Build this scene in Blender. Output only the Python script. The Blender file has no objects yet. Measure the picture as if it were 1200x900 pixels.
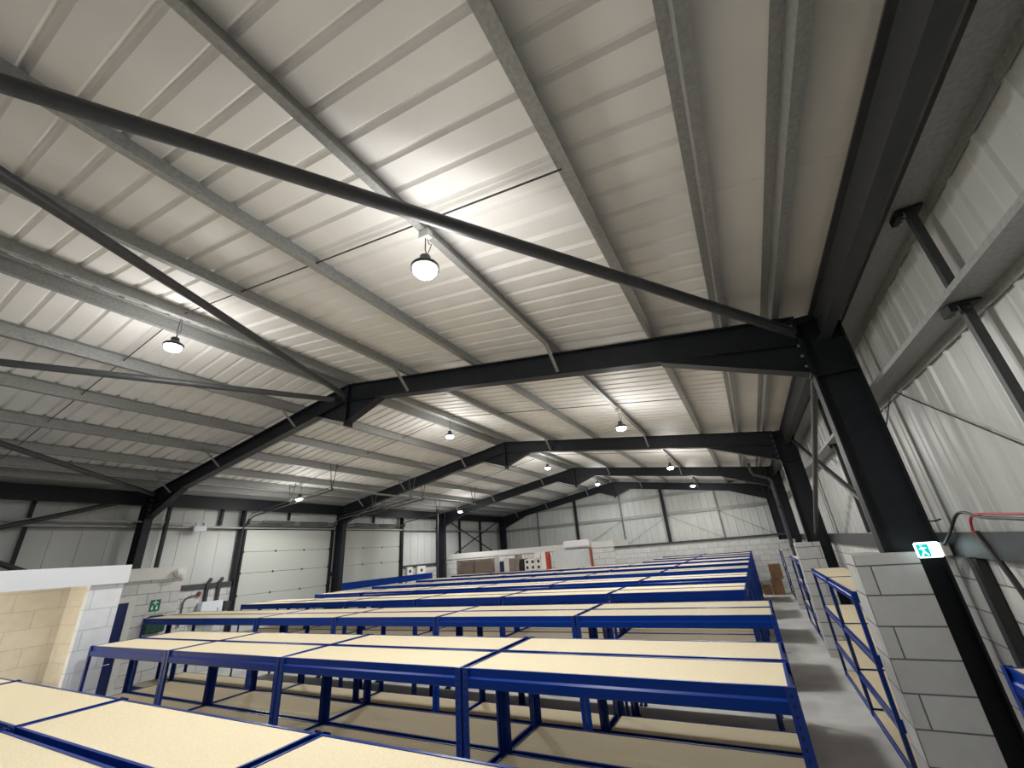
import bpy, bmesh, math, random
from mathutils import Vector, Matrix, Quaternion
random.seed(7)
H = 2.25                      # eye height above the floor (camera stands at x=0, y=0)
# ------------------------------------------------------------------ camera
YAW, PITCH, ROLL, FPX = -.477865, .394092, -.0808896, 477.14
def cam_basis():
    cy, sy = math.cos(YAW), math.sin(YAW)
    f = Vector((sy*math.cos(PITCH), cy*math.cos(PITCH), math.sin(PITCH)))
    r = Vector((cy, -sy, 0)); u = r.cross(f)
    r2 = math.cos(ROLL)*r + math.sin(ROLL)*u
    u2 = -math.sin(ROLL)*r + math.cos(ROLL)*u
    return r2, u2, -f
scene = bpy.context.scene
C = scene.collection
r_, u_, b_ = cam_basis()
cd = bpy.data.cameras.new('camera'); cam = bpy.data.objects.new('camera', cd); C.objects.link(cam)
cd.sensor_fit = 'HORIZONTAL'; cd.sensor_width = 36; cd.lens = 36*FPX/1200
cd.clip_start = .02; cd.clip_end = 200
cam.matrix_world = Matrix(((r_[0], u_[0], b_[0], 0), (r_[1], u_[1], b_[1], 0), (r_[2], u_[2], b_[2], H), (0, 0, 0, 1)))
scene.camera = cam
# ------------------------------------------------------------------ world, exposure, lamp power
w = bpy.data.worlds.new('world'); scene.world = w; w.use_nodes = True
w.node_tree.nodes['Background'].inputs[0].default_value = (.5, .55, .6, 1)
w.node_tree.nodes['Background'].inputs[1].default_value = .02
vs = scene.view_settings
vs.view_transform = 'Standard'; vs.look = 'None'; vs.gamma = 1; vs.use_curve_mapping = False
vs.exposure = 1.15
LAMP_W = 84
LAMP_UP = 20
LAMP_COL = (1, .985, .95)
# ------------------------------------------------------------------ materials
def nmat(name, col, rough=.5, metal=0, spec=.5, noise=None, bump=None, emis=None, estr=0):
    m = bpy.data.materials.new(name); m.use_nodes = True
    nt = m.node_tree; b = nt.nodes['Principled BSDF']
    b.inputs['Base Color'].default_value = (*col, 1)
    b.inputs['Roughness'].default_value = rough; b.inputs['Metallic'].default_value = metal
    b.inputs['Specular IOR Level'].default_value = spec
    if emis: b.inputs['Emission Color'].default_value = (*emis, 1); b.inputs['Emission Strength'].default_value = estr
    if noise:                     # (scale, amount, detail, stretch)
        tc = nt.nodes.new('ShaderNodeNewGeometry'); mp = nt.nodes.new('ShaderNodeMapping')
        mp.inputs['Scale'].default_value = noise[3] if len(noise) > 3 else (1, 1, 1)
        nz = nt.nodes.new('ShaderNodeTexNoise'); nz.inputs['Scale'].default_value = noise[0]; nz.inputs['Detail'].default_value = noise[2]
        nt.links.new(tc.outputs['Position'], mp.inputs[0]); nt.links.new(mp.outputs[0], nz.inputs['Vector'])
        mr = nt.nodes.new('ShaderNodeMapRange'); mr.inputs[1].default_value = .3; mr.inputs[2].default_value = .7
        mr.inputs[3].default_value = 1-noise[1]; mr.inputs[4].default_value = 1+noise[1]
        nt.links.new(nz.outputs['Fac'], mr.inputs[0])
        vm = nt.nodes.new('ShaderNodeVectorMath'); vm.operation = 'SCALE'; vm.inputs[0].default_value = col
        nt.links.new(mr.outputs[0], vm.inputs['Scale']); nt.links.new(vm.outputs[0], b.inputs['Base Color'])
        if bump:
            bp = nt.nodes.new('ShaderNodeBump'); bp.inputs['Strength'].default_value = bump; bp.inputs['Distance'].default_value = .01
            nt.links.new(nz.outputs['Fac'], bp.inputs['Height']); nt.links.new(bp.outputs[0], b.inputs['Normal'])
    return m
def block_mat(name, c1, c2, mortar, axis, bump=.5, rough=.85, off=(0, 0), mort=.010, boff=.5):
    m = bpy.data.materials.new(name); m.use_nodes = True; nt = m.node_tree; b = nt.nodes['Principled BSDF']
    b.inputs['Roughness'].default_value = rough
    g = nt.nodes.new('ShaderNodeNewGeometry'); s = nt.nodes.new('ShaderNodeSeparateXYZ'); c = nt.nodes.new('ShaderNodeCombineXYZ')
    nt.links.new(g.outputs['Position'], s.inputs[0])
    a1 = nt.nodes.new('ShaderNodeMath'); a1.operation = 'ADD'; a1.inputs[1].default_value = off[0]+50*.45
    a2 = nt.nodes.new('ShaderNodeMath'); a2.operation = 'ADD'; a2.inputs[1].default_value = off[1]
    if axis == 'both':
        a0 = nt.nodes.new('ShaderNodeMath'); a0.operation = 'ADD'
        nt.links.new(s.outputs[0], a0.inputs[0]); nt.links.new(s.outputs[1], a0.inputs[1]); nt.links.new(a0.outputs[0], a1.inputs[0])
    else: nt.links.new(s.outputs[0 if axis == 'x' else 1], a1.inputs[0])
    nt.links.new(s.outputs[2], a2.inputs[0])
    nt.links.new(a1.outputs[0], c.inputs[0]); nt.links.new(a2.outputs[0], c.inputs[1])
    br = nt.nodes.new('ShaderNodeTexBrick'); nt.links.new(c.outputs[0], br.inputs['Vector'])
    br.inputs['Color1'].default_value = (*c1, 1); br.inputs['Color2'].default_value = (*c2, 1); br.inputs['Mortar'].default_value = (*mortar, 1)
    br.offset = boff; br.inputs['Scale'].default_value = 1; br.inputs['Mortar Size'].default_value = mort/2+.001; br.inputs['Mortar Smooth'].default_value = .2
    br.inputs['Brick Width'].default_value = .45; br.inputs['Row Height'].default_value = .225
    nz = nt.nodes.new('ShaderNodeTexNoise'); nz.inputs['Scale'].default_value = 9; nz.inputs['Detail'].default_value = 6
    nt.links.new(g.outputs['Position'], nz.inputs['Vector'])
    mx = nt.nodes.new('ShaderNodeMix'); mx.data_type = 'RGBA'; mx.blend_type = 'MULTIPLY'; mx.inputs[0].default_value = .3
    nt.links.new(br.outputs['Color'], mx.inputs[6]); nt.links.new(nz.outputs['Color'], mx.inputs[7])
    hv = nt.nodes.new('ShaderNodeHueSaturation'); hv.inputs['Saturation'].default_value = .5; hv.inputs['Value'].default_value = 1.12
    nt.links.new(mx.outputs[2], hv.inputs['Color']); nt.links.new(hv.outputs[0], b.inputs['Base Color'])
    iv = nt.nodes.new('ShaderNodeMath'); iv.operation = 'SUBTRACT'; iv.inputs[0].default_value = 1
    nt.links.new(br.outputs['Fac'], iv.inputs[1])
    ad = nt.nodes.new('ShaderNodeMath'); ad.operation = 'MULTIPLY_ADD'; ad.inputs[1].default_value = .25
    nt.links.new(nz.outputs['Fac'], ad.inputs[0]); nt.links.new(iv.outputs[0], ad.inputs[2])
    bp = nt.nodes.new('ShaderNodeBump'); bp.inputs['Strength'].default_value = bump; bp.inputs['Distance'].default_value = .006
    nt.links.new(ad.outputs[0], bp.inputs['Height']); nt.links.new(bp.outputs[0], b.inputs['Normal'])
    return m
M = {}
M['dark'] = nmat('dark_painted_steel', (.012, .0145, .019), .45, 0, .3, (14, .15, 4))
M['darkgrey'] = nmat('dark_grey_tube', (.045, .047, .052), .45, 0, .5, (14, .15, 4))
M['galv'] = nmat('galvanised_steel', (.32, .325, .32), .5, .4, .5, (38, .15, 6))
M['galv2'] = nmat('galvanised_rod', (.16, .16, .155), .5, .5)
M['liner'] = nmat('roof_liner_sheet', (.78, .76, .735), .55, 0, .35, (1.6, .05, 3))
M['wallsheet'] = nmat('wall_liner_sheet', (.56, .575, .565), .33, .0, .5, (2, .05, 3, (1, 1, .3)))
M['flat'] = nmat('plain_liner_panel', (.62, .59, .55), .5, 0, .4, (3, .03, 3))
M['floor'] = nmat('concrete_floor', (.60, .60, .58), .45, 0, .5, (1.3, .22, 9), .1)
M['blue'] = nmat('blue_powder_coat', (.000, .030, .24), .33, 0, .22)
M['board'] = nmat('chipboard', (.74, .645, .45), .7, 0, .25, (160, .10, 4))
M['board_edge'] = M['board']
M['pier'] = block_mat('grey_block_pier', (.56, .565, .55), (.50, .505, .49), (.14, .14, .135), 'both', .9, off=(-1.15-4.79, .096), boff=.7778)
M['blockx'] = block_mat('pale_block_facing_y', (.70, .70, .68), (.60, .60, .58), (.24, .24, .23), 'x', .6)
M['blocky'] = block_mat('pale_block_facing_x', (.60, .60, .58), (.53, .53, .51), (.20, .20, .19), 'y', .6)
M['whiteblock'] = block_mat('white_painted_block', (.66, .74, .86), (.64, .72, .84), (.54, .60, .70), 'y', .9, off=(.2, .03))
M['lamplitblock'] = block_mat('block_lamplight_cream', (.76, .67, .50), (.74, .65, .48), (.64, .56, .41), 'both', .6)  # cream tone is the hatch room's warm lamplight, put into the block colour
M['white'] = nmat('white_gloss', (.72, .76, .82), .4)
M['offwhite'] = nmat('off_white', (.62, .62, .59), .5)
M['door'] = nmat('white_door_panel', (.50, .52, .49), .45, 0, .4)
M['black'] = nmat('black_plastic', (.012, .012, .013), .4)
M['navy'] = nmat('navy_door_paint', (.008, .02, .10), .35)
M['chrome'] = nmat('chrome', (.7, .7, .7), .15, 1)
M['kraft'] = nmat('brown_cardboard', (.26, .16, .09), .8, 0, .2, (8, .2, 4))
M['dkraft'] = nmat('dark_brown_cardboard', (.25, .20, .18), .8, 0, .2, (10, .2, 4, (1, 1, 12)))
M['pbox'] = nmat('white_carton', (.72, .70, .70), .6)
M['pink'] = nmat('pink_carton', (.68, .48, .44), .6)
M['red'] = nmat('red_carton_print', (.45, .05, .03), .5)
M['rust'] = nmat('rust_red_steel', (.22, .045, .02), .5)
M['greypanel'] = nmat('pale_grey_panel', (.45, .47, .50), .6, 0, .3, (20, .1, 4))
M['sgreen'] = nmat('safety_green', (.0, .16, .08), .4)
M['dgreen'] = nmat('dark_green_nylon', (.005, .05, .035), .6)
M['tube'] = nmat('pale_plastic_pipe', (.5, .5, .5), .3)
M['brown'] = nmat('brown_red_tap', (.2, .06, .04), .4)
M['dkgreypipe'] = nmat('dark_grey_pipe', (.04, .04, .045), .4)
M['redcable'] = nmat('red_cable', (.4, .03, .04), .4)
M['ltile'] = nmat('lamp_lens', (1, 1, 1), .4, emis=(1, .99, .96), estr=60)
M['exitw'] = nmat('exit_sign_glow_white', (.9, .95, .95), .4, emis=(.75, .95, .95), estr=1.0)
M['exitg'] = nmat('exit_sign_glow_green', (.0, .45, .42), .4, emis=(.0, .42, .40), estr=.5)
# rack post with keyhole slots (dark punched slots in two columns, in the post's own coordinates)
def post_mat():
    m = nmat('blue_slotted_post', (.000, .030, .24), .3); nt = m.node_tree; b = nt.nodes['Principled BSDF']
    tc = nt.nodes.new('ShaderNodeTexCoord'); s = nt.nodes.new('ShaderNodeSeparateXYZ'); nt.links.new(tc.outputs['Object'], s.inputs[0])
    def mth(op, a, bb=None):
        n = nt.nodes.new('ShaderNodeMath'); n.operation = op
        for i, v in enumerate((a, bb)):
            if v is None: continue
            if isinstance(v, (int, float)): n.inputs[i].default_value = v
            else: nt.links.new(v, n.inputs[i])
        return n.outputs[0]
    fz = mth('FRACT', mth('DIVIDE', s.outputs[2], .038))
    inz = mth('MULTIPLY', mth('GREATER_THAN', fz, .3), mth('LESS_THAN', fz, .68))
    dx = mth('LESS_THAN', mth('ABSOLUTE', mth('SUBTRACT', mth('ABSOLUTE', s.outputs[0]), .022)), .0045)
    dy = mth('LESS_THAN', mth('ABSOLUTE', mth('SUBTRACT', mth('ABSOLUTE', s.outputs[1]), .022)), .0045)
    k = mth('MULTIPLY', inz, mth('MAXIMUM', dx, dy))
    mx = nt.nodes.new('ShaderNodeMix'); mx.data_type = 'RGBA'; nt.links.new(k, mx.inputs[0])
    mx.inputs[6].default_value = (.000, .030, .24, 1); mx.inputs[7].default_value = (.001, .002, .01, 1)
    nt.links.new(mx.outputs[2], b.inputs['Base Color'])
    return m
M['post'] = post_mat()
# ------------------------------------------------------------------ mesh helpers
def box(bm, x0, x1, y0, y1, z0, z1):
    v = [bm.verts.new((x, y, z)) for x in (x0, x1) for y in (y0, y1) for z in (z0, z1)]
    for f in ((0, 1, 3, 2), (4, 6, 7, 5), (0, 4, 5, 1), (2, 3, 7, 6), (0, 2, 6, 4), (1, 5, 7, 3)): bm.faces.new([v[i] for i in f])
def prism(bm, prof, a, b, axis, mp=None):
    """closed profile extruded from a to b along axis; mp maps (p,q) + coordinate to xyz"""
    def P(p, q, t):
        if mp: return mp(p, q, t)
        return {'x': (t, p, q), 'y': (p, t, q), 'z': (p, q, t)}[axis]
    A = [bm.verts.new(P(p, q, a)) for p, q in prof]; B = [bm.verts.new(P(p, q, b)) for p, q in prof]
    n = len(prof)
    for i in range(n): bm.faces.new((A[i], A[(i+1) % n], B[(i+1) % n], B[i]))
    bm.faces.new(A[::-1]); bm.faces.new(B)
def tube(bm, pts, r, n=10, caps=True):
    pts = [Vector(p) for p in pts]; rings = []
    prev = None
    for i, p in enumerate(pts):
        d = (pts[min(i+1, len(pts)-1)]-pts[max(i-1, 0)]).normalized()
        if prev is None:
            a = Vector((0, 0, 1)) if abs(d.z) < .9 else Vector((1, 0, 0)); a = d.cross(a).normalized()
        else: a = (prev - d*prev.dot(d)).normalized()
        prev = a; bb = d.cross(a)
        rings.append([bm.verts.new(p+(a*math.cos(2*math.pi*k/n)+bb*math.sin(2*math.pi*k/n))*r) for k in range(n)])
    for A, B in zip(rings, rings[1:]):
        for k in range(n): bm.faces.new((A[k], A[(k+1) % n], B[(k+1) % n], B[k]))
    if caps: bm.faces.new(rings[0][::-1]); bm.faces.new(rings[-1])
def lathe(bm, prof, c=(0, 0, 0), n=24):
    rings = []
    for r, z in prof:
        rings.append([bm.verts.new((c[0]+r*math.cos(2*math.pi*k/n), c[1]+r*math.sin(2*math.pi*k/n), c[2]+z)) for k in range(n)])
    for A, B in zip(rings, rings[1:]):
        for k in range(n): bm.faces.new((A[k], A[(k+1) % n], B[(k+1) % n], B[k]))
    bm.faces.new(rings[0][::-1]); bm.faces.new(rings[-1])
def bar(bm, p, q, wd, ht, up=(0, 0, 1)):
    p, q = Vector(p), Vector(q); d = (q-p).normalized(); s = d.cross(Vector(up)).normalized(); u = s.cross(d)
    v = [bm.verts.new(e+s*a*wd/2+u*b*ht/2) for e in (p, q) for a in (-1, 1) for b in (-1, 1)]
    for f in ((0, 1, 3, 2), (4, 6, 7, 5), (0, 4, 5, 1), (2, 3, 7, 6), (0, 2, 6, 4), (1, 5, 7, 3)): bm.faces.new([v[i] for i in f])
def obj(name, bm, mat, parent=None, smooth=False, mats=None, bevel=0):
    bmesh.ops.recalc_face_normals(bm, faces=bm.faces)
    if bevel: bmesh.ops.bevel(bm, geom=[e for e in bm.edges if len(e.link_faces) == 2 and e.calc_face_angle(0) > .8], offset=bevel, segments=2, affect='EDGES')
    me = bpy.data.meshes.new(name); bm.to_mesh(me); bm.free()
    for m in ([mat] if mats is None else mats): me.materials.append(m)
    if smooth:
        for p in me.polygons: p.use_smooth = True
        me.set_sharp_from_angle(angle=math.radians(40))
    o = bpy.data.objects.new(name, me); C.objects.link(o)
    if parent: o.parent = parent
    return o
def new(): return bmesh.new()
def thing(name, label, cat, loc=(0, 0, 0), group=None, rz=0):
    o = bpy.data.objects.new(name, None); C.objects.link(o); o.location = loc; o.rotation_euler.z = rz
    o.empty_display_size = .1
    o['label'] = label; o['category'] = cat
    if group: o['group'] = group
    return o
def tag(o, label, cat, group=None):
    o['label'] = label; o['category'] = cat
    if group: o['group'] = group
    return o
def struct(name, bm, mat, **k):
    o = obj(name, bm, mat, **k); o['kind'] = 'structure'; return o
def one(name, label, cat, bm, mat, group=None, **k): return tag(obj(name, bm, mat, **k), label, cat, group)
def dup(root, loc, label, group=None, rz=0, skip=()):
    r = root.copy(); C.objects.link(r); r.location = loc; r.rotation_euler.z = rz; r['label'] = label
    if group: r['group'] = group
    for ch in list(root.children):
        if ch.name.split('.')[0] in skip: continue
        c = ch.copy(); C.objects.link(c); c.parent = r
        for g in list(ch.children):
            d = g.copy(); C.objects.link(d); d.parent = c
    return r
ORD = ['first', 'second', 'third', 'fourth', 'fifth', 'sixth', 'seventh', 'eighth', 'ninth', 'tenth', 'eleventh', 'twelfth', 'thirteenth']
# ------------------------------------------------------------------ building shell
XR, XL, AP = 1.33, -13.53, -6.1          # outer column faces and ridge line
SR, SL = 1.56, -13.76                     # inner face of the wall sheets
YB, YE = -1.25, 23.35                     # behind the camera / far gable
SLP = .155
def rz_(x): return H+3.25-SLP*abs(x-AP)   # top of rafter at x
PD = .17                                  # purlin depth
b = new(); box(b, SL-.1, SR+.1, YB, YE, -.12, 0); struct('floor', b, M['floor'])
# ribbed roof liner, one profile swept down each slope, plain eaves panels beyond the ribs
b = new()
XF = 6.42
def rib_profile():
    y = YB; out = []
    n = int((YE-YB)/.25)
    for i in range(n):
        y0 = YB+.04+i*.25
        out += [(y0, 0), (y0+.180, 0), (y0+.204, .034), (y0+.222, .034), (y0+.246, 0)]
    out += [(YE, 0)]
    return out
prof = rib_profile()
for s in (1, -1):
    for xa, xb, pr in ((0, XF, prof), (XF, 7.75, [(YB, 0), (2.83, 0), (2.832, .004), (2.838, .004), (2.84, 0), (8.8, 0), (8.802, .004), (8.808, .004), (8.81, 0), (YE, 0)])):
        za, zb = H+3.25+PD-SLP*xa, H+3.25+PD-SLP*xb
        A = [b.verts.new((AP+s*xa, y, za+q)) for y, q in pr]; B = [b.verts.new((AP+s*xb, y, zb+q)) for y, q in pr]
        for i in range(len(pr)-1): b.faces.new((A[i], A[i+1], B[i+1], B[i]))
ceil = struct('ceiling', b, M['liner'])
b = new()
for s in (1, -1):
    prism(b, [(AP, H+3.25+PD+.06), (AP+s*7.8, H+3.25+PD+.06-SLP*7.8), (AP+s*7.8, H+3.25+PD+.16-SLP*7.8), (AP, H+3.25+PD+.16)], YB, YE, 'y')
struct('ceiling_outer_skin', b, M['liner'])
# ribbed wall sheets above the block dado
def ribs_v(bm, plane, x, a0, a1, z0, z1, pitch, sgn, rw=.03, rd=.018, second=True, ztop=None):
    """vertical sheet at plane x (or y) with small standing ribs towards the room"""
    pts = [(a0, 0)]; a = a0+pitch*.5
    while a < a1-.1:
        pts += [(a-rw, 0), (a-rw*.5, rd), (a+rw*.5, rd), (a+rw, 0)]
        if second: pts += [(a+pitch*.36, 0), (a+pitch*.36+.012, rd*.35), (a+pitch*.36+.024, 0)]
        a += pitch
    pts.append((a1, 0))
    def P(a, d, z): return (x+sgn*d, a, z) if plane == 'x' else (a, x+sgn*d, z)
    lo = [bm.verts.new(P(a, d, z0)) for a, d in pts]; hi = [bm.verts.new(P(a, d, z1 if ztop is None else ztop(a))) for a, d in pts]
    for i in range(len(pts)-1): bm.faces.new((lo[i], lo[i+1], hi[i+1], hi[i]))
EZ = H+2.27
b = new(); ribs_v(b, 'x', SR, YB, YE, H-.28, EZ+.1, .333, -1); struct('wall_right', b, M['wallsheet'])
b = new()
for y0, y1, z0, z1 in ((YB, 7.62, H-.25, EZ+.1), (7.62, 10.86, H+1.42, EZ+.1), (10.86, 11.26, H-.25, EZ+.1), (11.26, 14.46, H+1.42, EZ+.1), (14.46, YE, H-.25, EZ+.1)):
    ribs_v(b, 'x', SL, y0, y1, z0, z1, .5, 1, .008, -.012, False)
struct('wall_left', b, M['wallsheet'])
b = new(); ribs_v(b, 'y', 23.2, SL, SR, H-.1, 0, .333, -1, ztop=lambda x: H+3.25+PD+.03-SLP*abs(x-AP)); struct('wall_far', b, M['wallsheet'])
b = new(); ribs_v(b, 'y', YB+.05, SL, SR, 0, 0, .333, 1, ztop=lambda x: H+3.25+PD+.03-SLP*abs(x-AP)); struct('wall_back', b, M['wallsheet'])
# block dado walls
b = new(); box(b, 1.40, 1.54, YB, 22.95, 0, H-.27); struct('wall_right_lower', b, M['blocky'])
b = new()
for y0, y1 in ((YB, 7.62), (10.86, 11.26), (14.46, 22.95)): box(b, SL+.02, SL+.16, y0, y1, 0, H-.25)
struct('wall_left_lower', b, M['blocky'])
b = new(); box(b, SL, SR, 22.95, 23.15, 0, H-.12); struct('wall_far_lower', b, M['blockx'])
# dark rails capping the dado
b = new(); prism(b, [(1.33, H-.27), (1.54, H-.27), (1.54, H-.25), (1.352, H-.25), (1.352, H-.10), (1.33, H-.10)], YB, 22.9, 'y')
struct('trim_1', b, M['darkgrey'])
b = new()
for y0, y1 in ((YB, 7.50), (10.92, 11.2), (14.55, 22.9)): box(b, SL+.02, SL+.2, y0, y1, H-.25, H-.12)
struct('trim_2', b, M['darkgrey'])
b = new(); box(b, SL+.2, SR-.2, 22.86, 23.18, H-.12, H-.04); struct('trim_3', b, M['darkgrey'])
# block piers beside the right-hand columns
for k in range(3):
    y = 4.79+6*k; b = new()
    prism(b, [(.70, y), (1.135, y), (1.135, y+.1), (.93, y+.1), (.93, y+.42), (.70, y+.42)], 0, H-.232, 'z')
    struct('wall_pier', b, M['pier'])
# ------------------------------------------------------------------ portal frames
def isec(bm, p, q, dep, wid, up, tf=.016, tw=.012, dep2=None):
    """I-beam from p to q; depth measured along -up from the line p-q; width along y"""
    p, q, up = Vector(p), Vector(q), Vector(up).normalized(); Y = Vector((0, 1, 0)); d2 = dep if dep2 is None else dep2
    def slab(u0, u1, v0, v1, U0=None, U1=None):
        U0 = u0 if U0 is None else U0; U1 = u1 if U1 is None else U1
        v = [bm.verts.new(e - up*u + Y*w) for e, us in ((p, (u0, u1)), (q, (U0, U1))) for u in us for w in (v0, v1)]
        for f in ((0, 1, 3, 2), (4, 6, 7, 5), (0, 4, 5, 1), (2, 3, 7, 6), (0, 2, 6, 4), (1, 5, 7, 3)): bm.faces.new([v[i] for i in f])
    slab(0, tf, -wid/2, wid/2); slab(dep-tf, dep, -wid/2, wid/2, d2-tf, d2); slab(tf, dep-tf, -tw/2, tw/2, tf, d2-tf)
def portal(y, label, full=True):
    t = thing('portal_frame', label, 'steel frame', (0, y, 0), 'dark steel portal frames')
    for s, xo in ((1, XR), (-1, XL)):
        b = new(); isec(b, (xo, 0, 0), (xo, 0, H+2.16), .38, .17, (s, 0, 0))
        box(b, xo-.19-.19, xo-.19+.19, -.083, .083, H+1.44, H+1.455); box(b, xo-.19-.18, xo-.19+.18, -.083, .083, H+2.05, H+2.065)
        obj('column', b, M['dark'], t)
        xi = xo-s*.38
        b = new(); isec(b, (xi, 0, rz_(xi)), (AP, 0, rz_(AP)), .335, .165, (0, 0, 1)); obj('rafter', b, M['dark'], t)
        # knee haunch
        b = new(); x2 = xi-s*1.42; zb = rz_(xi)-.335; z2 = rz_(x2)-.34
        prism(b, [(xi, zb), (x2, z2), (xi, H+1.50)], -.006, .006, 'y')
        prism(b, [(xi, H+1.50), (x2, z2), (x2, z2-.014), (xi, H+1.486)], -.083, .083, 'y')
        box(b, min(xi, xi-s*.02), max(xi, xi-s*.02), -.09, .09, H+1.47, rz_(xi)-.02)
        obj('haunch', b, M['dark'], t)
        b = new()
        for k in range(5):
            for w_ in (-.045, .045):
                z = H+1.58+k*.12; bm_x = xi-s*.02
                box(b, min(bm_x, bm_x-s*.02), max(bm_x, bm_x-s*.02), w_-.012, w_+.012, z-.012, z+.012)
        obj('bolt_set', b, M['galv'], t)
    # apex haunch and end plate
    b = new(); zt = rz_(AP)-.335
    for s in (1, -1):
        prism(b, [(AP, zt), (AP+s*.82, rz_(AP+.82)-.335), (AP, H+2.50)], -.006, .006, 'y')
        prism(b, [(AP, H+2.50), (AP+s*.82, rz_(AP+.82)-.335), (AP+s*.82, rz_(AP+.82)-.35), (AP, H+2.485)], -.083, .083, 'y')
    box(b, AP-.02, AP+.02, -.09, .09, H+2.42, H+3.24)
    obj('apex_haunch', b, M['dark'], t)
    return t
FY = [4.99, 10.99, 16.99, 22.95]
FL = ['nearest dark steel portal frame rising from the grey block pier at right', 'second dark steel portal frame from the camera, spanning the hall',
      'third dark steel portal frame from the camera, rainwater pipe beside its right column', 'farthest dark steel portal frame, standing against the gable wall']
for y, l in zip(FY, FL): portal(y, l)
# ------------------------------------------------------------------ purlins (Z sections running the length of the hall)
def zsec(x, z, s, d=PD, f=.065, t=.006, tilt=0):
    """Z profile points: web vertical at x from z up to z+d, bottom flange towards +s, top towards -s"""
    return [(x, z), (x+s*f, z), (x+s*f, z+.016), (x+s*(f-t), z+.016), (x+s*(f-t), z+t), (x+s*t, z+t), (x+s*t, z+d), (x-s*f, z+d), (x-s*f, z+d-t), (x, z+d-t)]
offsR = [.13, 1.50, 2.87, 4.25, 5.58, 6.38, 6.87]
offsL = [.24, 1.52, 2.85, 4.10, 5.30, 6.1, 6.75]
nmR = ['at the ridge', 'second from the ridge', 'third from the ridge', 'fourth, carrying the row of nearer lamps', 'fifth from the ridge', 'sixth, edging the plain eaves panel', 'lowest, just above the eaves beam']
nmL = ['at the ridge', 'second from the ridge', 'third from the ridge', 'fourth from the ridge', 'fifth from the ridge', 'sixth from the ridge', 'lowest, beside the loading doors eaves']
PXR, PXL = [], []
for s, offs, nm, side in ((1, offsR, nmR, 'right'), (-1, offsL, nmL, 'left')):
    for o_, n_ in zip(offs, nm):
        x = AP+s*o_; (PXR if s > 0 else PXL).append(x)
        b = new(); prism(b, zsec(x, rz_(x)+.004, s), YB+.06, 23.15, 'y')
        one('purlin', 'galvanised roof purlin on the %s slope, %s' % (side, n_), 'purlin', b, M['galv'], 'galvanised roof purlins')
# cleats + fly braces on every frame
for i, y in enumerate(FY):
    nm = ['nearest', 'second', 'third', 'farthest'][i]
    for s, xs, side in ((1, PXR, 'right'), (-1, PXL, 'left')):
        for j, x in enumerate(xs):
            if j in (1, 3) or (s < 0 and j in (5,)):
                b = new(); zz = rz_(x)
                bar(b, (x+.02, y-.42, zz+.03), (x+.02, y-.075, zz-.30), .04, .005, (1, 0, 0)); bar(b, (x+.02+.018, y-.42, zz+.03), (x+.02+.018, y-.075, zz-.30), .004, .04, (1, 0, 0))
                one('fly_brace', 'short galvanised angle brace on the %s frame, %s slope, under the %s purlin from ridge' % (nm, side, ORD[j]), 'brace', b, M['galv'], 'short braces tying purlins to frames')
# eaves beams and top rails
for s, xo, side in ((1, XR, 'right'), (-1, XL, 'left')):
    x = xo-s*.17
    prof_ = [(x-s*.05, H+1.83), (x+s*.06, H+1.83), (x+s*.06, H+1.843), (x+s*.012, H+1.843), (x+s*.012, H+2.15), (x+s*.06, H+2.15), (x+s*.06, H+2.165), (x-s*.05, H+2.165), (x-s*.05, H+2.15), (x, H+2.15), (x, H+1.843), (x-s*.05, H+1.843)]
    b = new(); prism(b, prof_, YB+.06, 22.9, 'y')
    one('eaves_beam', 'dark steel eaves beam running between column tops on the %s wall' % side, 'beam', b, M['darkgrey'] if s > 0 else M['dark'])
def rail(s, z, y0, y1):
    xi = XR if s > 0 else XL; xo = SR-.02 if s > 0 else SL+.02
    b = new()
    prism(b, [(xi+s*.005, z+.035), (xi+s*.005, z-.006), (xo, z-.006), (xo, z-.07), (xo-s*.006, z-.07), (xo-s*.006, z), (xi+s*.011, z), (xi+s*.011, z+.035)], y0, y1, 'y')
    return b
one('sheeting_rail', 'galvanised sheeting rail at mid height of the right ribbed wall', 'rail', rail(1, H+1.20, YB+.06, 23.1), M['galv'], 'galvanised rails behind the wall sheets')
one('sheeting_rail', 'galvanised sheeting rail tucked behind the right eaves beam', 'rail', rail(1, H+1.94, YB+.06, 23.1), M['galv'], 'galvanised rails behind the wall sheets')
one('sheeting_rail', 'galvanised sheeting rail along the left wall, running above the loading doors', 'rail', rail(-1, H+1.33, YB+.06, 23.1), M['galv'], 'galvanised rails behind the wall sheets')
# ------------------------------------------------------------------ gable wall steelwork
for x, top, l in ((-3.72, 0, 'dark gable post on the far wall, right of the hall centre'), (-8.56, 0, 'dark gable post on the far wall, left of the hall centre')):
    b = new(); zt = rz_(x)-.1; box(b, x-.075, x+.075, 23.04, 23.05, H-.03, zt); box(b, x-.075, x+.075, 23.11, 23.12, H-.03, zt); box(b, x-.006, x+.006, 23.05, 23.11, H-.03, zt)
    box(b, x-.09, x+.09, 23.03, 23.13, H-.04, H-.03)
    one('gable_post', l, 'post', b, M['dark'], 'dark posts on the far gable')
for x, l in ((-1.2, 'right-hand'), (-5.97, 'middle'), (-10.98, 'left-hand')):
    b = new(); box(b, x-.025, x+.025, 23.06, 23.10, H-.04, rz_(x)-.2)
    one('sag_strut', 'slim grey strut between gable rails, %s one on the far wall' % l, 'strut', b, M['galv2'], 'slim struts on the far gable')
for z, x0, x1, l in ((1.30, XL+.1, XR-.1, 'lower'), (2.22, -12.4, .2, 'upper')):
    b = new(); box(b, x0, x1, 23.123, 23.129, H+z-.07, H+z+.07); box(b, x0, x1, 23.129, 23.18, H+z-.07, H+z-.062)
    one('gable_rail', '%s galvanised rail crossing the far gable wall' % l, 'rail', b, M['galv'], 'rails on the far gable')
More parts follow.
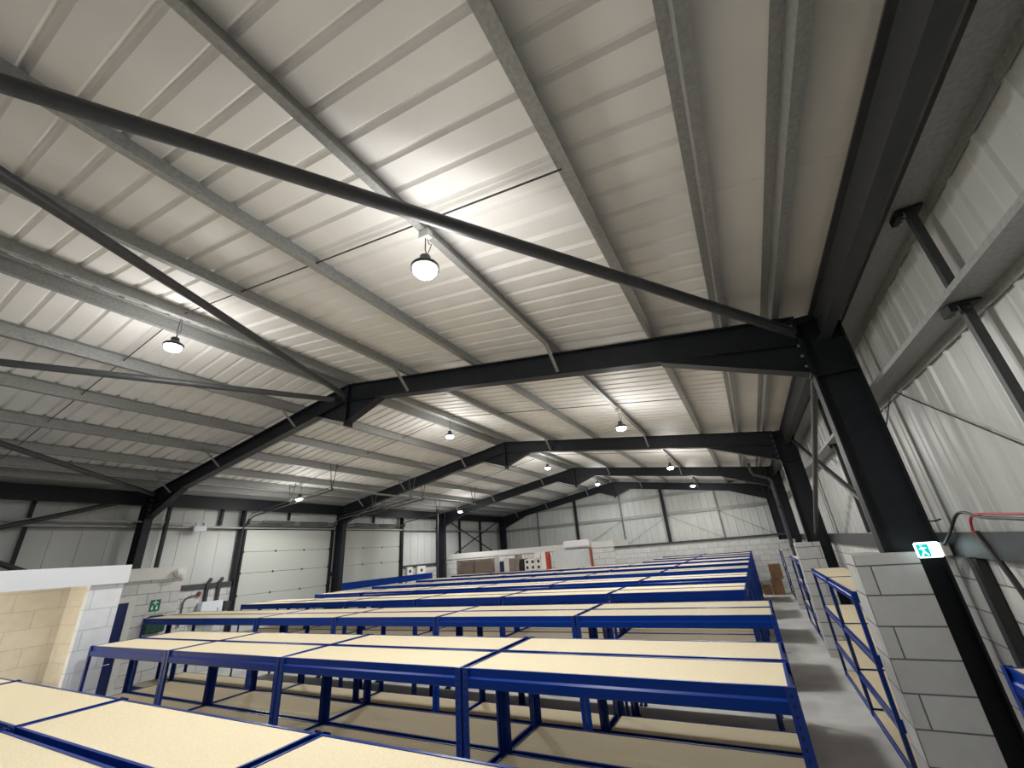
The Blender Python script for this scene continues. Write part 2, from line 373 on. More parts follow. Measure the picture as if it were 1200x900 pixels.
# faint thin tie rods on the gable
for xa, xb, l in ((-8.5, -6.0, 'left of the centre strut'), (-3.6, -6.0, 'right of the centre strut'), (-3.6, -1.2, 'left of the right strut'), (.9, -1.2, 'beside the right corner')):
    b = new(); tube(b, [(xa, 23.12, H-.05), (xb, 23.12, H+1.2)] if (xa, xb) in ((-8.5, -6.0), (.9, -1.2)) else [(xa, 23.12, H+1.2), (xb, 23.12, H-.05)][::1], .008, 6)
    one('tie_rod', 'thin diagonal tie rod across the far gable, %s' % l, 'rod', b, M['galv2'], 'thin tie rods on the gable')
# ------------------------------------------------------------------ roof bracing tubes
def btube(p, q, r, label, flat=True):
    t = thing('bracing_tube', label, 'brace', p, 'dark roof and wall bracing tubes')
    P, Q = Vector((0, 0, 0)), Vector(q)-Vector(p); d = Q.normalized()
    b = new(); tube(b, [P+d*.14, Q-d*.14], r, 20); obj('tube', b, M['darkgrey'], t, smooth=True)
    b = new()
    for a in (P, Q-d*.2): bar(b, a, a+d*.2, .012, .1, (0, 0, 1))
    obj('end_plate', b, M['dark'], t)
    return t
zr = lambda x: rz_(x)-.26
btube((.98, 4.93, H+1.93), (-3.62, -.95, zr(-3.62)+.02), .052, 'long dark bracing tube rising from the near right knee across the whole roof')
btube((-6.0, 4.88, H+2.93), (-3.45, -.95, zr(-3.45)+.06), .048, 'dark bracing tube from the near apex towards the upper left picture edge')
btube((-6.2, 4.88, H+2.93), (-8.55, -.95, zr(-8.55)), .048, 'dark bracing tube from the near apex running level to the left')
btube((-12.75, 4.88, zr(-12.75)+.05), (-8.65, -.95, zr(-8.65)), .048, 'dark bracing tube above the left eaves of the nearest bay')
btube((XL+.12, 4.8, H+2.02), (XL+.12, -.95, H+.05), .05, 'dark wall bracing tube sloping down from the left knee')
btube((XL+.22, 4.8, H-.33), (XL+.22, -.95, H+2.3), .05, 'dark wall bracing tube falling towards the white block room')
# far left bay cross bracing (flat bars)
for za, zb, l in ((2.0, -.15, 'falling towards the far corner'), (-.15, 2.0, 'rising towards the far corner')):
    xb_ = XL+(.1 if za > 0 else .15); b = new(); bar(b, (xb_, 17.1, H+za), (xb_, 22.8, H+zb), .02, .09, (1, 0, 0)); 
    one('cross_brace', 'dark diagonal flat in the farthest left wall bay, %s' % l, 'brace', b, M['dark'])
# right wall bay bracing
for p, q, l in (((1.26, 10.85, H+1.9), (1.26, 5.2, H-.22), 'falling towards the viewer'), ((1.12, 5.2, H+1.95), (1.12, 10.85, H-.12), 'falling away to the second pier')):
    btube(p, q, .036, 'grey wall bracing tube behind the near right column, %s' % l)
# side-rail struts (flat hollow bars with bolted shoes)
def strut(x, y, zt, zb, label, w_=.045):
    t = thing('rail_strut', label, 'strut', (x, y, zb), 'struts between wall rails')
    b = new(); box(b, -w_/2, w_/2, -w_/2, w_/2, 0, zt-zb); obj('bar', b, M['darkgrey'], t)
    b = new(); box(b, -.09, .06, -w_*1.3, w_*1.3, zt-zb-.012, zt-zb); box(b, -.09, -.055, -w_*1.3, w_*1.3, zt-zb-.05, zt-zb-.012); obj('shoe', b, M['dark'], t)
    for a in (-w_*.8, w_*.8):
        b = new(); tube(b, [(-.045, a, zt-zb-.02), (-.045, a, zt-zb-.05)], .008, 8); obj('bolt', b, M['galv'], t)
strut(1.45, 3.20, H+1.925, H+1.27, 'dark grey strut hanging under the top rail at upper right')
strut(1.45, 3.20, H+1.185, H-.1, 'dark grey strut below the mid rail at the right picture edge')
for k, y in enumerate((7.9, 13.9, 19.9)):
    strut(1.45, y, H+1.185, H-.1, 'lower rail strut in the %s bay of the right wall' % ORD[k+1]); strut(1.45, y, H+1.925, H+1.27, 'upper rail strut in the %s bay of the right wall' % ORD[k+1])
# thin tension wires on the right wall
for k, (p, q, l) in enumerate((((1.47, 4.85, H+1.12), (1.47, 1.2, H-.95+.1), 'sloping towards the right picture edge'), ((1.47, 5.0, H+1.12), (1.47, 7.8, H-.1), 'beyond the near right column'))):
    b = new(); tube(b, [p, q], .006, 6); one('tension_rod', 'thin dark rod on the right wall, %s' % l, 'rod', b, M['darkgrey'], 'thin rods on the right wall')
# sag rods linking purlins at mid bay
allx = sorted(PXR+PXL, reverse=True)
for bay, y in enumerate((2.08, 8.05, 14.05)):
    for i in range(len(allx)-1):
        xa, xb = allx[i], allx[i+1]
        if abs(xa-xb) < .8: continue
        b = new(); tube(b, [(xa, y, rz_(xa)+.10), (xb, y, rz_(xb)+.10)], .008, 6)
        one('sag_rod', 'thin dark rod between purlins, %s bay from camera, %s gap counted from the right' % (ORD[bay], ORD[i]), 'rod', b, M['darkgrey'], 'thin rods linking the purlins')
# ------------------------------------------------------------------ left wall posts
for y, x0, x1, z0, z1, l in ((5.52, XL, XL+.10, 0, 2.0, 'just beyond the near left column'), (3.05, SL+.03, SL+.08, -.2, 2.0, 'far left above the white block room'), (6.95, SL+.05, SL+.12, 1.42, 2.0, 'short one over the fire door bay'),
                             (9.1, SL+.03, SL+.1, 1.62, 2.0, 'short one over the first loading door'), (12.9, SL+.03, SL+.1, 1.62, 2.0, 'short one over the second loading door')):
    b = new(); box(b, x0, x1, y-.035, y+.035, 0 if z0 == 0 else H+z0, H+z1)
    one('wall_post', 'slim dark steel post on the left wall, %s' % l, 'post', b, M['dark'], 'slim posts on the left wall')
for y, l in ((7.55, 'left of the first loading door'), (14.48, 'right of the second loading door'), (18.9, 'behind the store room, nearer one'), (20.9, 'behind the store room, farther one')):
    far = y > 15
    b = new(); box(b, SL+.05, SL+.16 if far else SL+.24, y-.03, y+.03, 0, H+2.0)
    one('wall_post', 'full height dark steel post, %s' % l, 'post', b, M['dark'], 'slim posts on the left wall')
# ------------------------------------------------------------------ sectional loading doors
def loading_door(name, y0, y1, xend):
    d = bpy.data.objects.new(name, None); C.objects.link(d); d['kind'] = 'structure'; d.location = (SL+.12, (y0+y1)/2, 0)
    hw = (y1-y0)/2; z = H+1.30; k = 0
    edges = [H+1.30, H+.66, H+.06, H-.54, H-1.14, H-1.74, 0]
    for a, c in zip(edges, edges[1:]):
        b = new(); box(b, -.02, .02, -hw, hw, c+.004, a-.004); box(b, .02, .024, -hw, -hw+.03, c+.004, a-.004); box(b, .02, .024, hw-.03, hw, c+.004, a-.004)
        obj('door_panel', b, M['door'], d)
    for e in edges[1:-1]:
        for yy in (-hw+.02, -hw*.33, hw*.33, hw-.02):
            b = new(); box(b, .02, .04, yy-.022, yy+.022, e-.032, e+.032); obj('hinge', b, M['black'], d, bevel=.006)
    # vertical track, bend, sloping ceiling track
    for sgn in (-1, 1):
        yy = sgn*(hw+.05); pts = [(.05, yy, 0), (.05, yy, H+1.25)]
        for a in range(1, 7):
            t = a/6*1.43
            pts.append((.05+.42*(1-math.cos(t)), yy, H+1.25+.42*math.sin(t)))
        pts.append((xend-(SL+.12), yy, H+2.0-.02))
        b = new(); tube(b, pts, .022, 8); tube(b, [(p[0]-.07 if i > 1 else p[0], p[1], p[2]+(.09 if i > 4 else 0)) for i, p in enumerate(pts)][2:], .010, 6); obj('track', b, M['galv2'], d)
        b = new(); box(b, .0, .10, yy-.03, yy+.03, 0, H+1.3); obj('track_post', b, M['dark'], d)
        for xx in (SL+2.2, xend-.1):
            zt = rz_(xx)
            f = (xx-(SL+.12)-.5)/(xend-(SL+.12)-.5); zz = H+1.67+(2.0-.02-1.67)*f
            b = new(); bar(b, (xx-(SL+.12), yy, zz), (xx-(SL+.12)-.12, yy, zt), .03, .004, (0, 1, 0)); bar(b, (xx-(SL+.12), yy, zz), (xx-(SL+.12)+.16, yy, zt), .03, .004, (0, 1, 0)); obj('hanger', b, M['galv2'], d)
    b = new(); tube(b, [(.18, -hw-.12, H+1.52), (.18, hw+.12, H+1.52)], .022, 10); tube(b, [(.18, -hw*.75, H+1.52), (.18, -hw*.05, H+1.52)], .045, 12); tube(b, [(.18, hw*.1, H+1.52), (.18, hw*.8, H+1.52)], .045, 12)
    obj('spring_shaft', b, M['galv2'], d)
    b = new()
    for sgn in (-1, 1): tube(b, [(.18, sgn*(hw+.03), H+1.52), (.18, sgn*(hw+.07), H+1.52)], .08, 16)
    obj('cable_drum', b, M['galv2'], d)
    b = new(); bar(b, (xend-(SL+.12), -hw-.1, H+1.99), (xend-(SL+.12), hw+.1, H+1.99), .05, .05); obj('back_bar', b, M['galv2'], d)
    b = new(); box(b, -.06, .02, -hw-.12, hw+.12, H+1.32, H+1.42); obj('lintel_angle', b, M['darkgrey'], d)
loading_door('door_1', 7.70, 10.78, -9.7)
loading_door('door_2', 11.34, 14.38, -9.6)
# ------------------------------------------------------------------ grey block room with blue fire door (left)
b = new(); box(b, SL+.2, -12.7, 3.2, 5.82, 0, H+.06); r2 = struct('wall_fire_door_room', b, M['blocky'])
b = new(); box(b, SL+.2, -12.66, 3.2, 5.86, H+.06, H+.33); struct('trim_4', b, M['offwhite'])
dr = bpy.data.objects.new('door_3', None); C.objects.link(dr); dr['kind'] = 'structure'; dr.location = (-12.68, 4.42, 0)
b = new(); box(b, -.01, .035, -.40, .40, 0, H-.37); obj('door_leaf', b, M['navy'], dr, bevel=.004)
b = new()
for a in (-.52, .40): box(b, -.02, .06, a, a+.12, 0, H-.26)
box(b, -.02, .06, -.40, .40, H-.37, H-.26); obj('door_frame', b, M['offwhite'], dr)
b = new(); tube(b, [(.035, .30, H-1.52), (.09, .30, H-1.52), (.09, .14, H-1.52)], .012, 10); lathe(b, [(.028, 0), (.028, .008)], (.0, .0, 0)); obj('door_handle', b, M['chrome'], dr, smooth=True)
# ------------------------------------------------------------------ white painted block room with open hatch (near left)
b = new(); xw = -7.6
y0w, y1w = -1.15, 2.79
box(b, xw-.1, xw, 2.45, y1w, 0, H+.03)                 # jamb wall
box(b, xw-.1, xw, y0w, 2.45, 0, H-1.25)                # below hatch
box(b, xw-3.5, xw-.1, y1w-.12, y1w, 0, H+.03)           # end wall
struct('wall_hatch_room', b, M['whiteblock'])
b = new(); box(b, xw-3.5, xw+.03, y0w, y1w+.03, H+.03, H+.255); struct('trim_5', b, M['white'])
b = new(); box(b, xw-1.40, xw-1.28, y0w, y1w-.12, 0, H+.03); box(b, xw-1.28, xw-.1, y1w-.14, y1w-.125, 0, H+.03); struct('wall_hatch_room_inner', b, M['lamplitblock'])
b = new(); box(b, xw-1.28, xw-.0, y0w, 2.445, H-1.25, H-1.21); struct('trim_6', b, M['offwhite'])
# ------------------------------------------------------------------ store room at the far left
b = new(); box(b, SL+.2, -5.0, 17.25, 17.39, 0, H-.03); struct('wall_store_room', b, M['blockx'])
b = new(); box(b, SL+.2, -4.95, 17.22, 19.5, H-.03, H+.20); struct('trim_7', b, M['offwhite'])
# ------------------------------------------------------------------ racking
LV = [1.607, 1.03, .50, .07]; PH = 1.61
def beam_ring(L, D, z):
    bm = new(); h = .105
    pr = [(0, z), (.016, z), (.016, z-.006), (.004, z-.006), (.004, z-.012)]
    # outward stepped face: q = outward distance
    face = [(0, 0), (.012, 0), (.012, -.044), (.022, -.056), (.022, -h), (.002, -h), (.002, -.012), (-.02, -.012), (-.02, -.016), (-.0, -.016)]
    face = [(-.004, 0), (.010, 0), (.010, -.044), (.020, -.054), (.020, -.098), (.012, -h), (-.004, -h)]
    for sy in (-1, 1):
        prism(bm, [(sy*(D/2-.024+q), z+p) for q, p in face], -L/2+.004, L/2-.004, 'x')
    for sx in (-1, 1):
        prism(bm, [(sx*(L/2-.024+q), z+p) for q, p in face], -D/2+.03, D/2-.03, 'y')
    return bm
def post_bm(sx, sy, ph=PH):
    bm = new(); a = .042*1; t = .003
    # angle: outer corner at (0,0) local, legs pointing inward
    L1 = [(0, 0), (-sx*a, 0), (-sx*a, -sy*t), (-sx*t, -sy*t), (-sx*t, -sy*a), (0, -sy*a)]
    prism(bm, L1, 0, ph, 'z')
    box(bm, min(0, -sx*a)-.002, max(0, -sx*a)+.002, min(0, -sy*a)-.002, max(0, -sy*a)+.002, 0, .02)
    return bm
def make_rack(name, label, L, D, loc, group, levels=LV, rz=0, ph=PH):
    t = thing(name, label, 'rack', loc, group, rz)
    for sx in (-1, 1):
        for sy in (-1, 1):
            p = obj('post', post_bm(sx, sy, ph), M['post'], t); p.location = (sx*L/2, sy*D/2, 0)
    for z in levels:
        f = obj('shelf_frame', beam_ring(L, D, z), M['blue'], t)
        b = new(); box(b, -L/2+.024, L/2-.024, -D/2+.024, D/2-.024, z-.014, z-.003)
        obj('shelf_board', b, M['board'], f)
    return t
G_ = 'blue racks with chipboard tops in the hall rows'
L0, D0 = 1.805, .474
proto = None; protos = {}
def place(L, D, levels, cx, cy, label, group, rz=0):
    key = (L, D, tuple(levels))
    if key not in protos:
        protos[key] = make_rack('storage_rack', label, L, D, (cx, cy, 0), group, levels, rz); return protos[key]
    return dup(protos[key], (cx, cy, 0), label, group, rz)
def rowset(idx, y0, x0, n, pitch, levels, extra=None, lines=2, skip=()):
    for ln in range(lines):
        cy = y0+D0/2+ln*.487
        for k in range(n):
            if (ln, k) in skip: continue
            cx = x0-pitch*(k+.5)
            place(L0, D0, levels, cx, cy, 'blue rack with chipboard top, %s double row from camera, %s line, %s from right end' % (ORD[idx], ('front', 'back')[ln], ORD[k]), G_)
        if extra:
            place(extra, D0, levels, x0-pitch*n-extra/2-.01, cy, 'extra long blue rack ending the %s double row at left, %s line' % (ORD[idx], ('front', 'back')[ln]), G_)
rowset(0, .53, 0, 4, 1.82, LV, skip=((0, 0),))
rowset(1, 2.50, 0, 4, 1.82, LV)
rowset(2, 4.50, 0, 4, 1.82, LV, extra=3.72)
LF = LV[:3]
for i, y in enumerate((6.50, 8.52, 10.62, 12.72, 14.85)):
    rowset(3+i, y, -.24, 6, 1.83, LF)
for i, y in enumerate((16.95, 19.0, 21.1)):
    rowset(8+i, y, -.24, 2, 1.83, LF)
# racks against the right wall, between the piers (shelves face the aisle)
RG = 'blue racks standing along the right wall'
for k, (y, l) in enumerate(((6.90, 'nearest one, just past the near pier'), (8.72, 'second one past the near pier'), (12.0, 'first one past the second pier'), (13.83, 'second one past the second pier'),
                            (18.3, 'first one past the third pier'), (20.13, 'second one past the third pier'))):
    place(L0, .50, LV, .75+.25, y, 'tall shelved blue rack against the right wall, %s' % l, RG, math.pi/2)
place(L0, .50, LV, .84+.25, 3.03-.905, 'blue rack cut by the right picture edge, in front of the near column', RG, math.pi/2)
# long blue beam line by the second loading door
t = thing('barrier_rack', 'long blue sheet-backed rail in front of the second loading door', 'barrier', (-12.3, 12.7, 0))
b = new(); box(b, -.012, .0, -2.3, 2.3, H-.70, H-.475); box(b, -.03, .0, -2.3, 2.3, H-.485, H-.475); obj('panel', b, M['blue'], t)
for y in (-2.28, -.75, .75, 2.28):
    b = new(); box(b, -.05, -.01, y-.02, y+.02, 0, H-.48); obj('post', b, M['blue'], t)
# ------------------------------------------------------------------ lamps
def make_lamp(loc, label, drop):
    t = thing('high_bay_lamp', label, 'lamp', loc, 'round hanging high bay lamps')
    b = new(); lathe(b, [(.03, .14), (.045, .13), (.05, .08), (.055, .075), (.10, .045), (.115, .03), (.115, .0), (.10, -.004)], n=28); obj('lamp_housing', b, M['black'], t, smooth=True)
    b = new(); lathe(b, [(.098, -.003), (.096, -.02), (.078, -.045), (.045, -.06), (.012, -.065)], n=28); obj('lamp_lens', b, M['ltile'], t, smooth=True)
    b = new(); tube(b, [(0, 0, .14), (.012, 0, .17), (0, 0, .2), (0, 0, drop)], .005, 6); tube(b, [(.02, 0, .13), (.05, .02, .25), (.03, .01, drop*.75), (.0, .02, drop)], .004, 6); obj('hanging_cable', b, M['darkgrey'], t)
    b = new(); box(b, -.05, .05, -.03, .03, drop-.02, drop+.05); obj('junction_box', b, M['offwhite'], t)
    ld = bpy.data.lights.new('lamp_light', 'SPOT'); ld.energy = LAMP_W; ld.color = LAMP_COL; ld.shadow_soft_size = .10; ld.spot_size = math.radians(168); ld.spot_blend = .35
    lo = bpy.data.objects.new('lamp_light', ld); C.objects.link(lo); lo.parent = t; lo.location = (0, 0, -.10)
    ld = bpy.data.lights.new('lamp_spill', 'POINT'); ld.energy = LAMP_UP; ld.color = LAMP_COL; ld.shadow_soft_size = .26
    lo = bpy.data.objects.new('lamp_spill', ld); C.objects.link(lo); lo.parent = t; lo.location = (0, 0, -.14)
    return t
lamps = []
for j, y in enumerate((2.1, 8.12, 14.12, 20.1)):
    w_ = ['nearest of its line', 'second of its line from camera', 'third of its line from camera', 'farthest of its line'][j]
    lamps.append(((-1.80, y, H+2.19), 'hanging high bay lamp over the right-hand racks, ' + w_))
    lamps.append(((-6.1, y, H+2.87), 'hanging high bay lamp under the ridge, ' + w_))
for y, x, l in ((7.85, -11.43, 'nearest the first loading door'), (15.9, -11.43, 'beyond the second loading door')):
    lamps.append(((x, y, H+1.96), 'hanging high bay lamp on the left side, ' + l))
for p, l in lamps: make_lamp(p, l, (H+3.25+PD-SLP*.03 if abs(p[0]-AP) < .1 else rz_(p[0])+.003)-p[2]-.05)
# lamp inside the hatch room
t = thing('bulkhead_lamp', 'round bulkhead lamp inside the white hatch room', 'lamp', (xw-.60, .6, H+.02))
b = new(); lathe(b, [(.13, 0), (.13, -.03), (.10, -.05)], n=24); obj('lamp_base', b, M['white'], t, smooth=True)
b = new(); lathe(b, [(.10, -.05), (.08, -.075), (.02, -.085)], n=24); obj('lamp_lens', b, nmat('warm_lens', (1, .9, .7), .4, emis=(1, .85, .6), estr=5), t, smooth=True)
ld = bpy.data.lights.new('hatch_light', 'POINT'); ld.energy = 22; ld.color = (1, .88, .68); ld.shadow_soft_size = .1
lo = bpy.data.objects.new('hatch_light', ld); C.objects.link(lo); lo.parent = t; lo.location = (.1, 0, -.2)
# ------------------------------------------------------------------ exit sign on the near right column
t = thing('exit_sign', 'lit green and white emergency exit sign fixed beside the near column', 'sign', (1.205, 4.66, H-.22))
b = new(); box(b, -.10, .055, -.006, .03, -.055, .06); obj('sign_blade', b, M['exitw'], t, bevel=.008)
b = new(); box(b, .055, .105, -.02, .05, -.05, .05); obj('sign_bracket', b, M['tube'], t, bevel=.006)
b = new(); box(b, -.092, -.02, -.0085, -.0065, -.045, .045); o = obj('sign_graphic', b, M['exitg'], t)
b = new()   # running figure and arrow, as on the sign
tube(b, [(-.065, -.0095, .035), (-.065, -.0096, .036)], .008, 10)
bar(b, (-.063, -.010, .026), (-.055, -.010, -.005), .003, .012, (1, 0, 0)); bar(b, (-.055, -.010, -.005), (-.075, -.010, -.04), .003, .008, (1, 0, 0)); bar(b, (-.055, -.010, -.005), (-.035, -.010, -.035), .003, .008, (1, 0, 0)); bar(b, (-.08, -.010, .012), (-.035, -.010, .02), .003, .006, (0, 0, 1))
obj('figure', b, M['exitw'], t)
# cables by the exit sign
for pts, r, m, l in ((((1.28, 4.68, H-.2), (1.29, 4.45, H-.1), (1.31, 4.2, H+.03), (1.32, 3.9, H-.01), (1.32, 3.5, H-.03), (1.32, 2.6, H-.08)), .010, 'black', 'black cable looping from the exit sign along the dado rail'),
                     (((1.31, 4.12, H-.12), (1.315, 4.08, H-.02), (1.315, 3.95, H+.01), (1.315, 3.6, H+.0), (1.30, 2.6, H-.04)), .008, 'redcable', 'red cable looped over the right dado rail'),
                     (((1.32, 4.1, H-.1), (1.33, 3.95, H-.35), (1.34, 3.8, H-.75), (1.345, 3.7, H-1.2)), .018, 'black', 'thick black cable hanging below the right dado rail'),
                     (((1.30, 5.1, H+.12), (1.29, 4.9, H+.03), (1.30, 4.75, H-.01), (1.30, 4.55, H+.0)), .006, 'black', 'thin black flex behind the exit sign')):
    P = [Vector(p) for p in pts]; sm = []
    for i in range(len(P)-1):
        p0, p1, p2, p3 = P[max(i-1, 0)], P[i], P[i+1], P[min(i+2, len(P)-1)]
        for s_ in range(6):
            u = s_/6; sm.append(.5*((2*p1)+(-p0+p2)*u+(2*p0-5*p1+4*p2-p3)*u*u+(-p0+3*p1-3*p2+p3)*u**3))
    sm.append(P[-1]); b = new(); tube(b, sm, r, 8); one('cable', l, 'cable', b, M[m], smooth=True)
# window reveal strip + downpipe in the nearest right bay
b = new(); tube(b, [(1.365, 4.52, 0), (1.365, 4.52, H-.28)], .028, 12); one('conduit', 'dark blue-grey vertical conduit under the right dado rail', 'conduit', b, M['darkgrey'], smooth=True)
b = new(); box(b, 1.34, 1.39, 4.38, 4.44, 0, H-.28); one('door_post', 'black square post below the right dado rail', 'post', b, M['black'])
# rainwater pipe at the third frame
t = thing('rainwater_pipe', 'dark grey rainwater pipe bending down beside the third right column', 'pipe', (0, 16.5, 0))
b = new(); tube(b, [(.45, 0, H+2.3), (.47, 0, H+2.0), (.52, 0, H+1.9), (.80, 0, H+1.78), (.95, 0, H+1.72), (.99, 0, H+1.6), (.99, 0, .0)], .055, 14); obj('pipe', b, M['darkgrey'], t, smooth=True)
b = new()
for z in (.6, 1.8, 3.0): lathe(b, [(.065, z), (.065, z+.05)], (.99, 0, 0), 16)
obj('pipe_clip', b, M['dark'], t)
# ------------------------------------------------------------------ services on the left wall
xs = -12.7
t = thing('first_aid_sign', 'green first aid sign with white cross on the grey block wall', 'sign', (xs+.004, 5.36, H-.49))
b = new(); box(b, 0, .004, -.10, .10, -.12, .12); obj('sign_plate', b, M['sgreen'], t)
b = new(); box(b, .004, .006, -.05, .05, .045, .07); box(b, .004, .006, -.0125, .0125, .01, .105)
for yy in (-.05, .04): box(b, .004, .006, yy-.012, yy+.012, -.02, .0); box(b, .004, .006, yy-.02, yy+.02, -.09, -.03)
obj('sign_symbols', b, M['exitw'] if False else M['pbox'], t)
t = thing('first_aid_kit', 'dark green first aid bag hanging under the green sign', 'bag', (xs+.004, 5.40, H-1.06))
b = new(); prism(b, [(-.2, 0), (.2, 0), (.2, .26), (.12, .36), (-.12, .36), (-.2, .26)], .002, .14, 'x'); obj('bag_body', b, M['dgreen'], t, bevel=.02)
b = new(); box(b, .14, .144, -.05, .05, .18, .24); obj('bag_label', b, M['pbox'], t)
t = thing('emergency_light', 'white twin emergency light box on the left wall rail', 'light', (SL+.30, 6.33, H+1.30))
b = new(); box(b, -.04, .04, -.16, .16, -.07, .07); obj('light_box', b, M['white'], t, bevel=.01)
b = new()
for a in (-.1, .1): lathe(b, [(.03, .08), (.045, .15), (.04, .16)], (0, a, 0), 12)
obj('spot_head', b, M['white'], t)
b = new(); tube(b, [(SL+.27, 2.0, H+1.47), (SL+.27, 6.1, H+1.45)], .022, 10); one('conduit', 'pale plastic conduit running along the left wall rail', 'conduit', b, M['tube'], smooth=True)
for y, l in ((6.86, 'left one'), (7.16, 'right one')):
    b = new(); tube(b, [(SL+.2, y, H-.575), (SL+.2, y, H-.12), (SL+.21, y+.04, H-.06), (SL+.13, y+.09, H-.03)], .05, 12)
    one('service_pipe', 'dark vertical service pipe above the white meter box, %s' % l, 'pipe', b, M['dkgreypipe'], 'pair of dark service pipes', smooth=True)
t = thing('meter_box', 'white electrical meter box at the foot of two dark pipes', 'box', (SL+.30, 6.98, H-.78))
b = new(); box(b, -.12, .1, -.27, .27, -.3, .2); obj('box_body', b, M['white'], t, bevel=.01)
b = new(); box(b, .1, .104, .14, .16, -.05, .02); obj('latch', b, M['black'], t)
b = new(); box(b, SL+.17, SL+.33, 7.32, 7.48, H-.86, H-.62); one('isolator_switch', 'small dark isolator box between meter box and loading door', 'switch', b, M['dkgreypipe'], bevel=.01)
t = thing('wall_tap', 'bent dark pipe ending in a reddish tap on the left wall', 'tap', (SL+.19, 6.35, H-1.1))
b = new(); tube(b, [(0, 0, 0), (0, 0, .55), (0, .03, .63), (0, .1, .68), (0, .3, .72)], .018, 8); obj('pipe', b, M['dkgreypipe'], t, smooth=True)
b = new(); lathe(b, [(.02, -.06), (.05, -.04), (.055, .04), (.03, .06)], (0, .34, .73), 12); obj('tap_body', b, M['brown'], t, smooth=True)
b = new(); box(b, -12.66, -12.55, 5.58, 5.80, H+.10, H+.28); one('alarm_box', 'round-cornered white alarm box on the end of the pale fascia', 'alarm', b, M['pbox'], bevel=.04)
b = new(); tube(b, [(-12.03, 15.0, 0), (-12.03, 15.0, H+2.1)], .05, 12); one('service_pole', 'grey vertical pole in front of the third left column', 'pole', b, M['darkgrey'], smooth=True)
for y0, y1, l in ((14.75, 15.1, 'left panel'), (15.4, 15.95, 'right panel, with a dark gauge')):
    t = thing('control_panel', 'white control panel beyond the second loading door, %s' % l, 'panel', (SL+.22, (y0+y1)/2, H-.62))
    b = new(); box(b, -.06, .06, -(y1-y0)/2, (y1-y0)/2, 0, .42); obj('panel_box', b, M['pbox'], t, bevel=.01)
    b = new(); lathe(b, [(.07, 0), (.07, .01)], (0, 0, 0), 12)
    for v in b.verts: v.co = Vector((.06+v.co.z, v.co.x, .25+v.co.y))
    obj('gauge', b, M['black'], t)
# ------------------------------------------------------------------ goods stacked on the last left rack row
ZT = 1.612; YG = 15.58
def gbox(name, label, cat, x0, x1, z1, mat, d=.36, z0=ZT, yc=YG, group=None, stripes=False):
    b = new(); box(b, x0, x1, yc-d/2, yc+d/2, z0, z1)
    return one(name, label, cat, b, M[mat], group, bevel=.004)
k_ = 15.4/17.
def gx(v): return v*k_
# pallet-like stacks of brown flat cartons
for x0, x1, l in ((-12.5, -11.52, 'left one'), (-11.5, -10.55, 'right one')):
    t = thing('carton_stack', 'tall stack of flat brown cartons at the far left, %s' % l, 'carton stack', (gx((x0+x1)/2), YG, ZT), 'two stacks of flat brown cartons')
    n = 14; hh = .60*k_/n; hw = gx(x1-x0)/2-.01
    for i in range(n):
        b = new(); box(b, -hw+random.uniform(0, .015), hw-random.uniform(0, .015), -.2, .2, i*hh, (i+1)*hh-.006); obj('flat_carton', b, M['dkraft'], t)
gbox('panel_board', 'upright white panel standing beside the brown carton stacks', 'board', gx(-10.52), gx(-10.24), H-.0, 'pbox', .05)
gbox('small_crate', 'small navy crate just right of the upright white panel', 'crate', gx(-10.15), gx(-9.97), H-.25, 'navy')
gbox('carton', 'pale pink-white carton right of the navy crate', 'carton', gx(-9.93), gx(-9.68), H-.13, 'pbox')
gbox('carton', 'brown upright carton right of the pale pink-white one', 'carton', gx(-9.66), gx(-9.38), H-.17, 'dkraft')
gbox('carton', 'tall grey-brown carton behind the pale pink-white one', 'carton', gx(-9.36), gx(-9.2), H-.05, 'dkraft')
gbox('speaker_box', 'black box left of the dotted white cartons', 'box', gx(-9.12), gx(-8.95), H-.22, 'black')
for i in range(3):
    for j in range(2):
        x = -8.92+.27*i; z0 = ZT+.0+.20*j
        t = thing('printed_carton', 'small white carton with dark print, %s layer, %s from left' % (('bottom', 'top')[j], ORD[i]), 'carton', (gx(x+.13), YG, z0), 'small printed white cartons')
        b = new(); box(b, -.115, .115, -.15, .15, 0, .195); obj('carton_body', b, M['pbox'], t, bevel=.004)
        b = new(); box(b, -.05, .05, -.153, -.151, .05, .15); obj('print', b, M['black'], t)
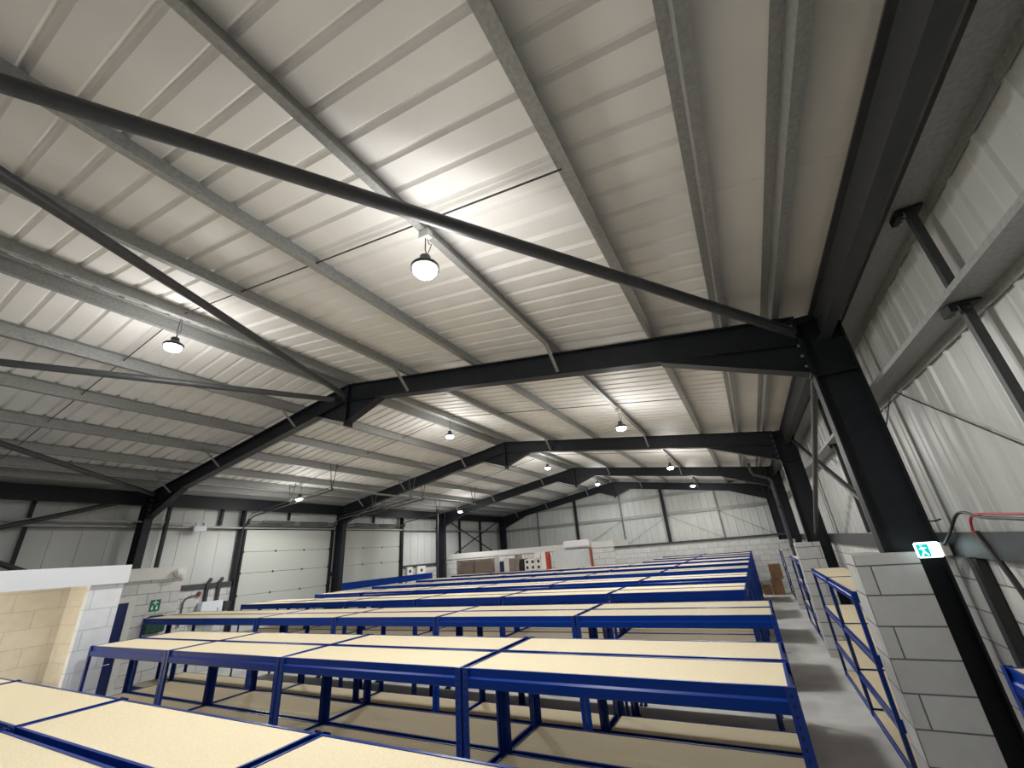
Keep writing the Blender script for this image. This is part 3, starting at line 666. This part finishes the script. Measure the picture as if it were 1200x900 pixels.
for i, (x0, x1, z0, z1, m, l) in enumerate(((-8.10, -7.84, 0, .28, 'pbox', 'lower white tall carton with red edge'), (-8.10, -7.84, .285, .62, 'pbox', 'upper white tall carton with red edge'), (-8.42, -8.13, .285+.12, .62, 'pbox', 'white carton on the printed cartons'))):
    t = thing('carton', l + ', beside the grey panel', 'carton', (gx((x0+x1)/2), YG, ZT+z0)); hw = gx(x1-x0)/2-.003
    b = new(); box(b, -hw, hw, -.18, .18, 0, z1-z0); obj('carton_body', b, M[m], t, bevel=.004)
    if i < 2: b = new(); box(b, hw-.035, hw+.001, -.182, .182, .0, z1-z0-.002); obj('red_print', b, M['red'], t)
b = new(); box(b, gx(-7.80), gx(-7.74), YG-.03, YG+.03, ZT, H-.1); one('rack_end_post', 'short rust-red post left of the wide grey panel', 'post', b, M['rust'], 'rust-red posts')
b = new(); box(b, gx(-7.60), gx(-6.0), YG+.05, YG+.09, ZT, H-.02); one('sheet_panel', 'wide pale grey sheet standing on edge at the back row', 'panel', b, M['greypanel'])
b = new(); box(b, gx(-5.98), gx(-5.88), YG-.03, YG+.03, ZT, H+.0); one('rack_end_post', 'short rust-red post right of the wide grey panel', 'post', b, M['rust'], 'rust-red posts')
t = thing('air_conditioner', 'white air conditioner unit on the pale fascia of the store room', 'air conditioner', (-6.45, 17.1, H+.02))
b = new(); box(b, -.55, .55, -.14, .12, -.0, .30); obj('unit_body', b, M['pbox'], t, bevel=.03)
b = new()
for i in range(5): box(b, -.5, .5, -.145, -.14, .02+i*.012, .026+i*.012)
obj('grille', b, M['greypanel'], t)
# brown boxes at the far end of the right aisle
b = new(); box(b, .13, .53, 20.6, 21.1, 0, .55); one('carton', 'lower brown carton of the stack at the end of the right aisle', 'carton', b, M['kraft'], bevel=.006)
b = new(); box(b, .2, .62, 20.6, 21.1, .552, 1.09); one('carton', 'upper brown carton of the stack at the end of the right aisle', 'carton', b, M['kraft'], bevel=.006)
b = new(); box(b, -.2, .1, 20.65, 20.95, 0, .37); one('carton', 'small brown carton on the floor beside the stacked pair', 'carton', b, M['kraft'], bevel=.006)
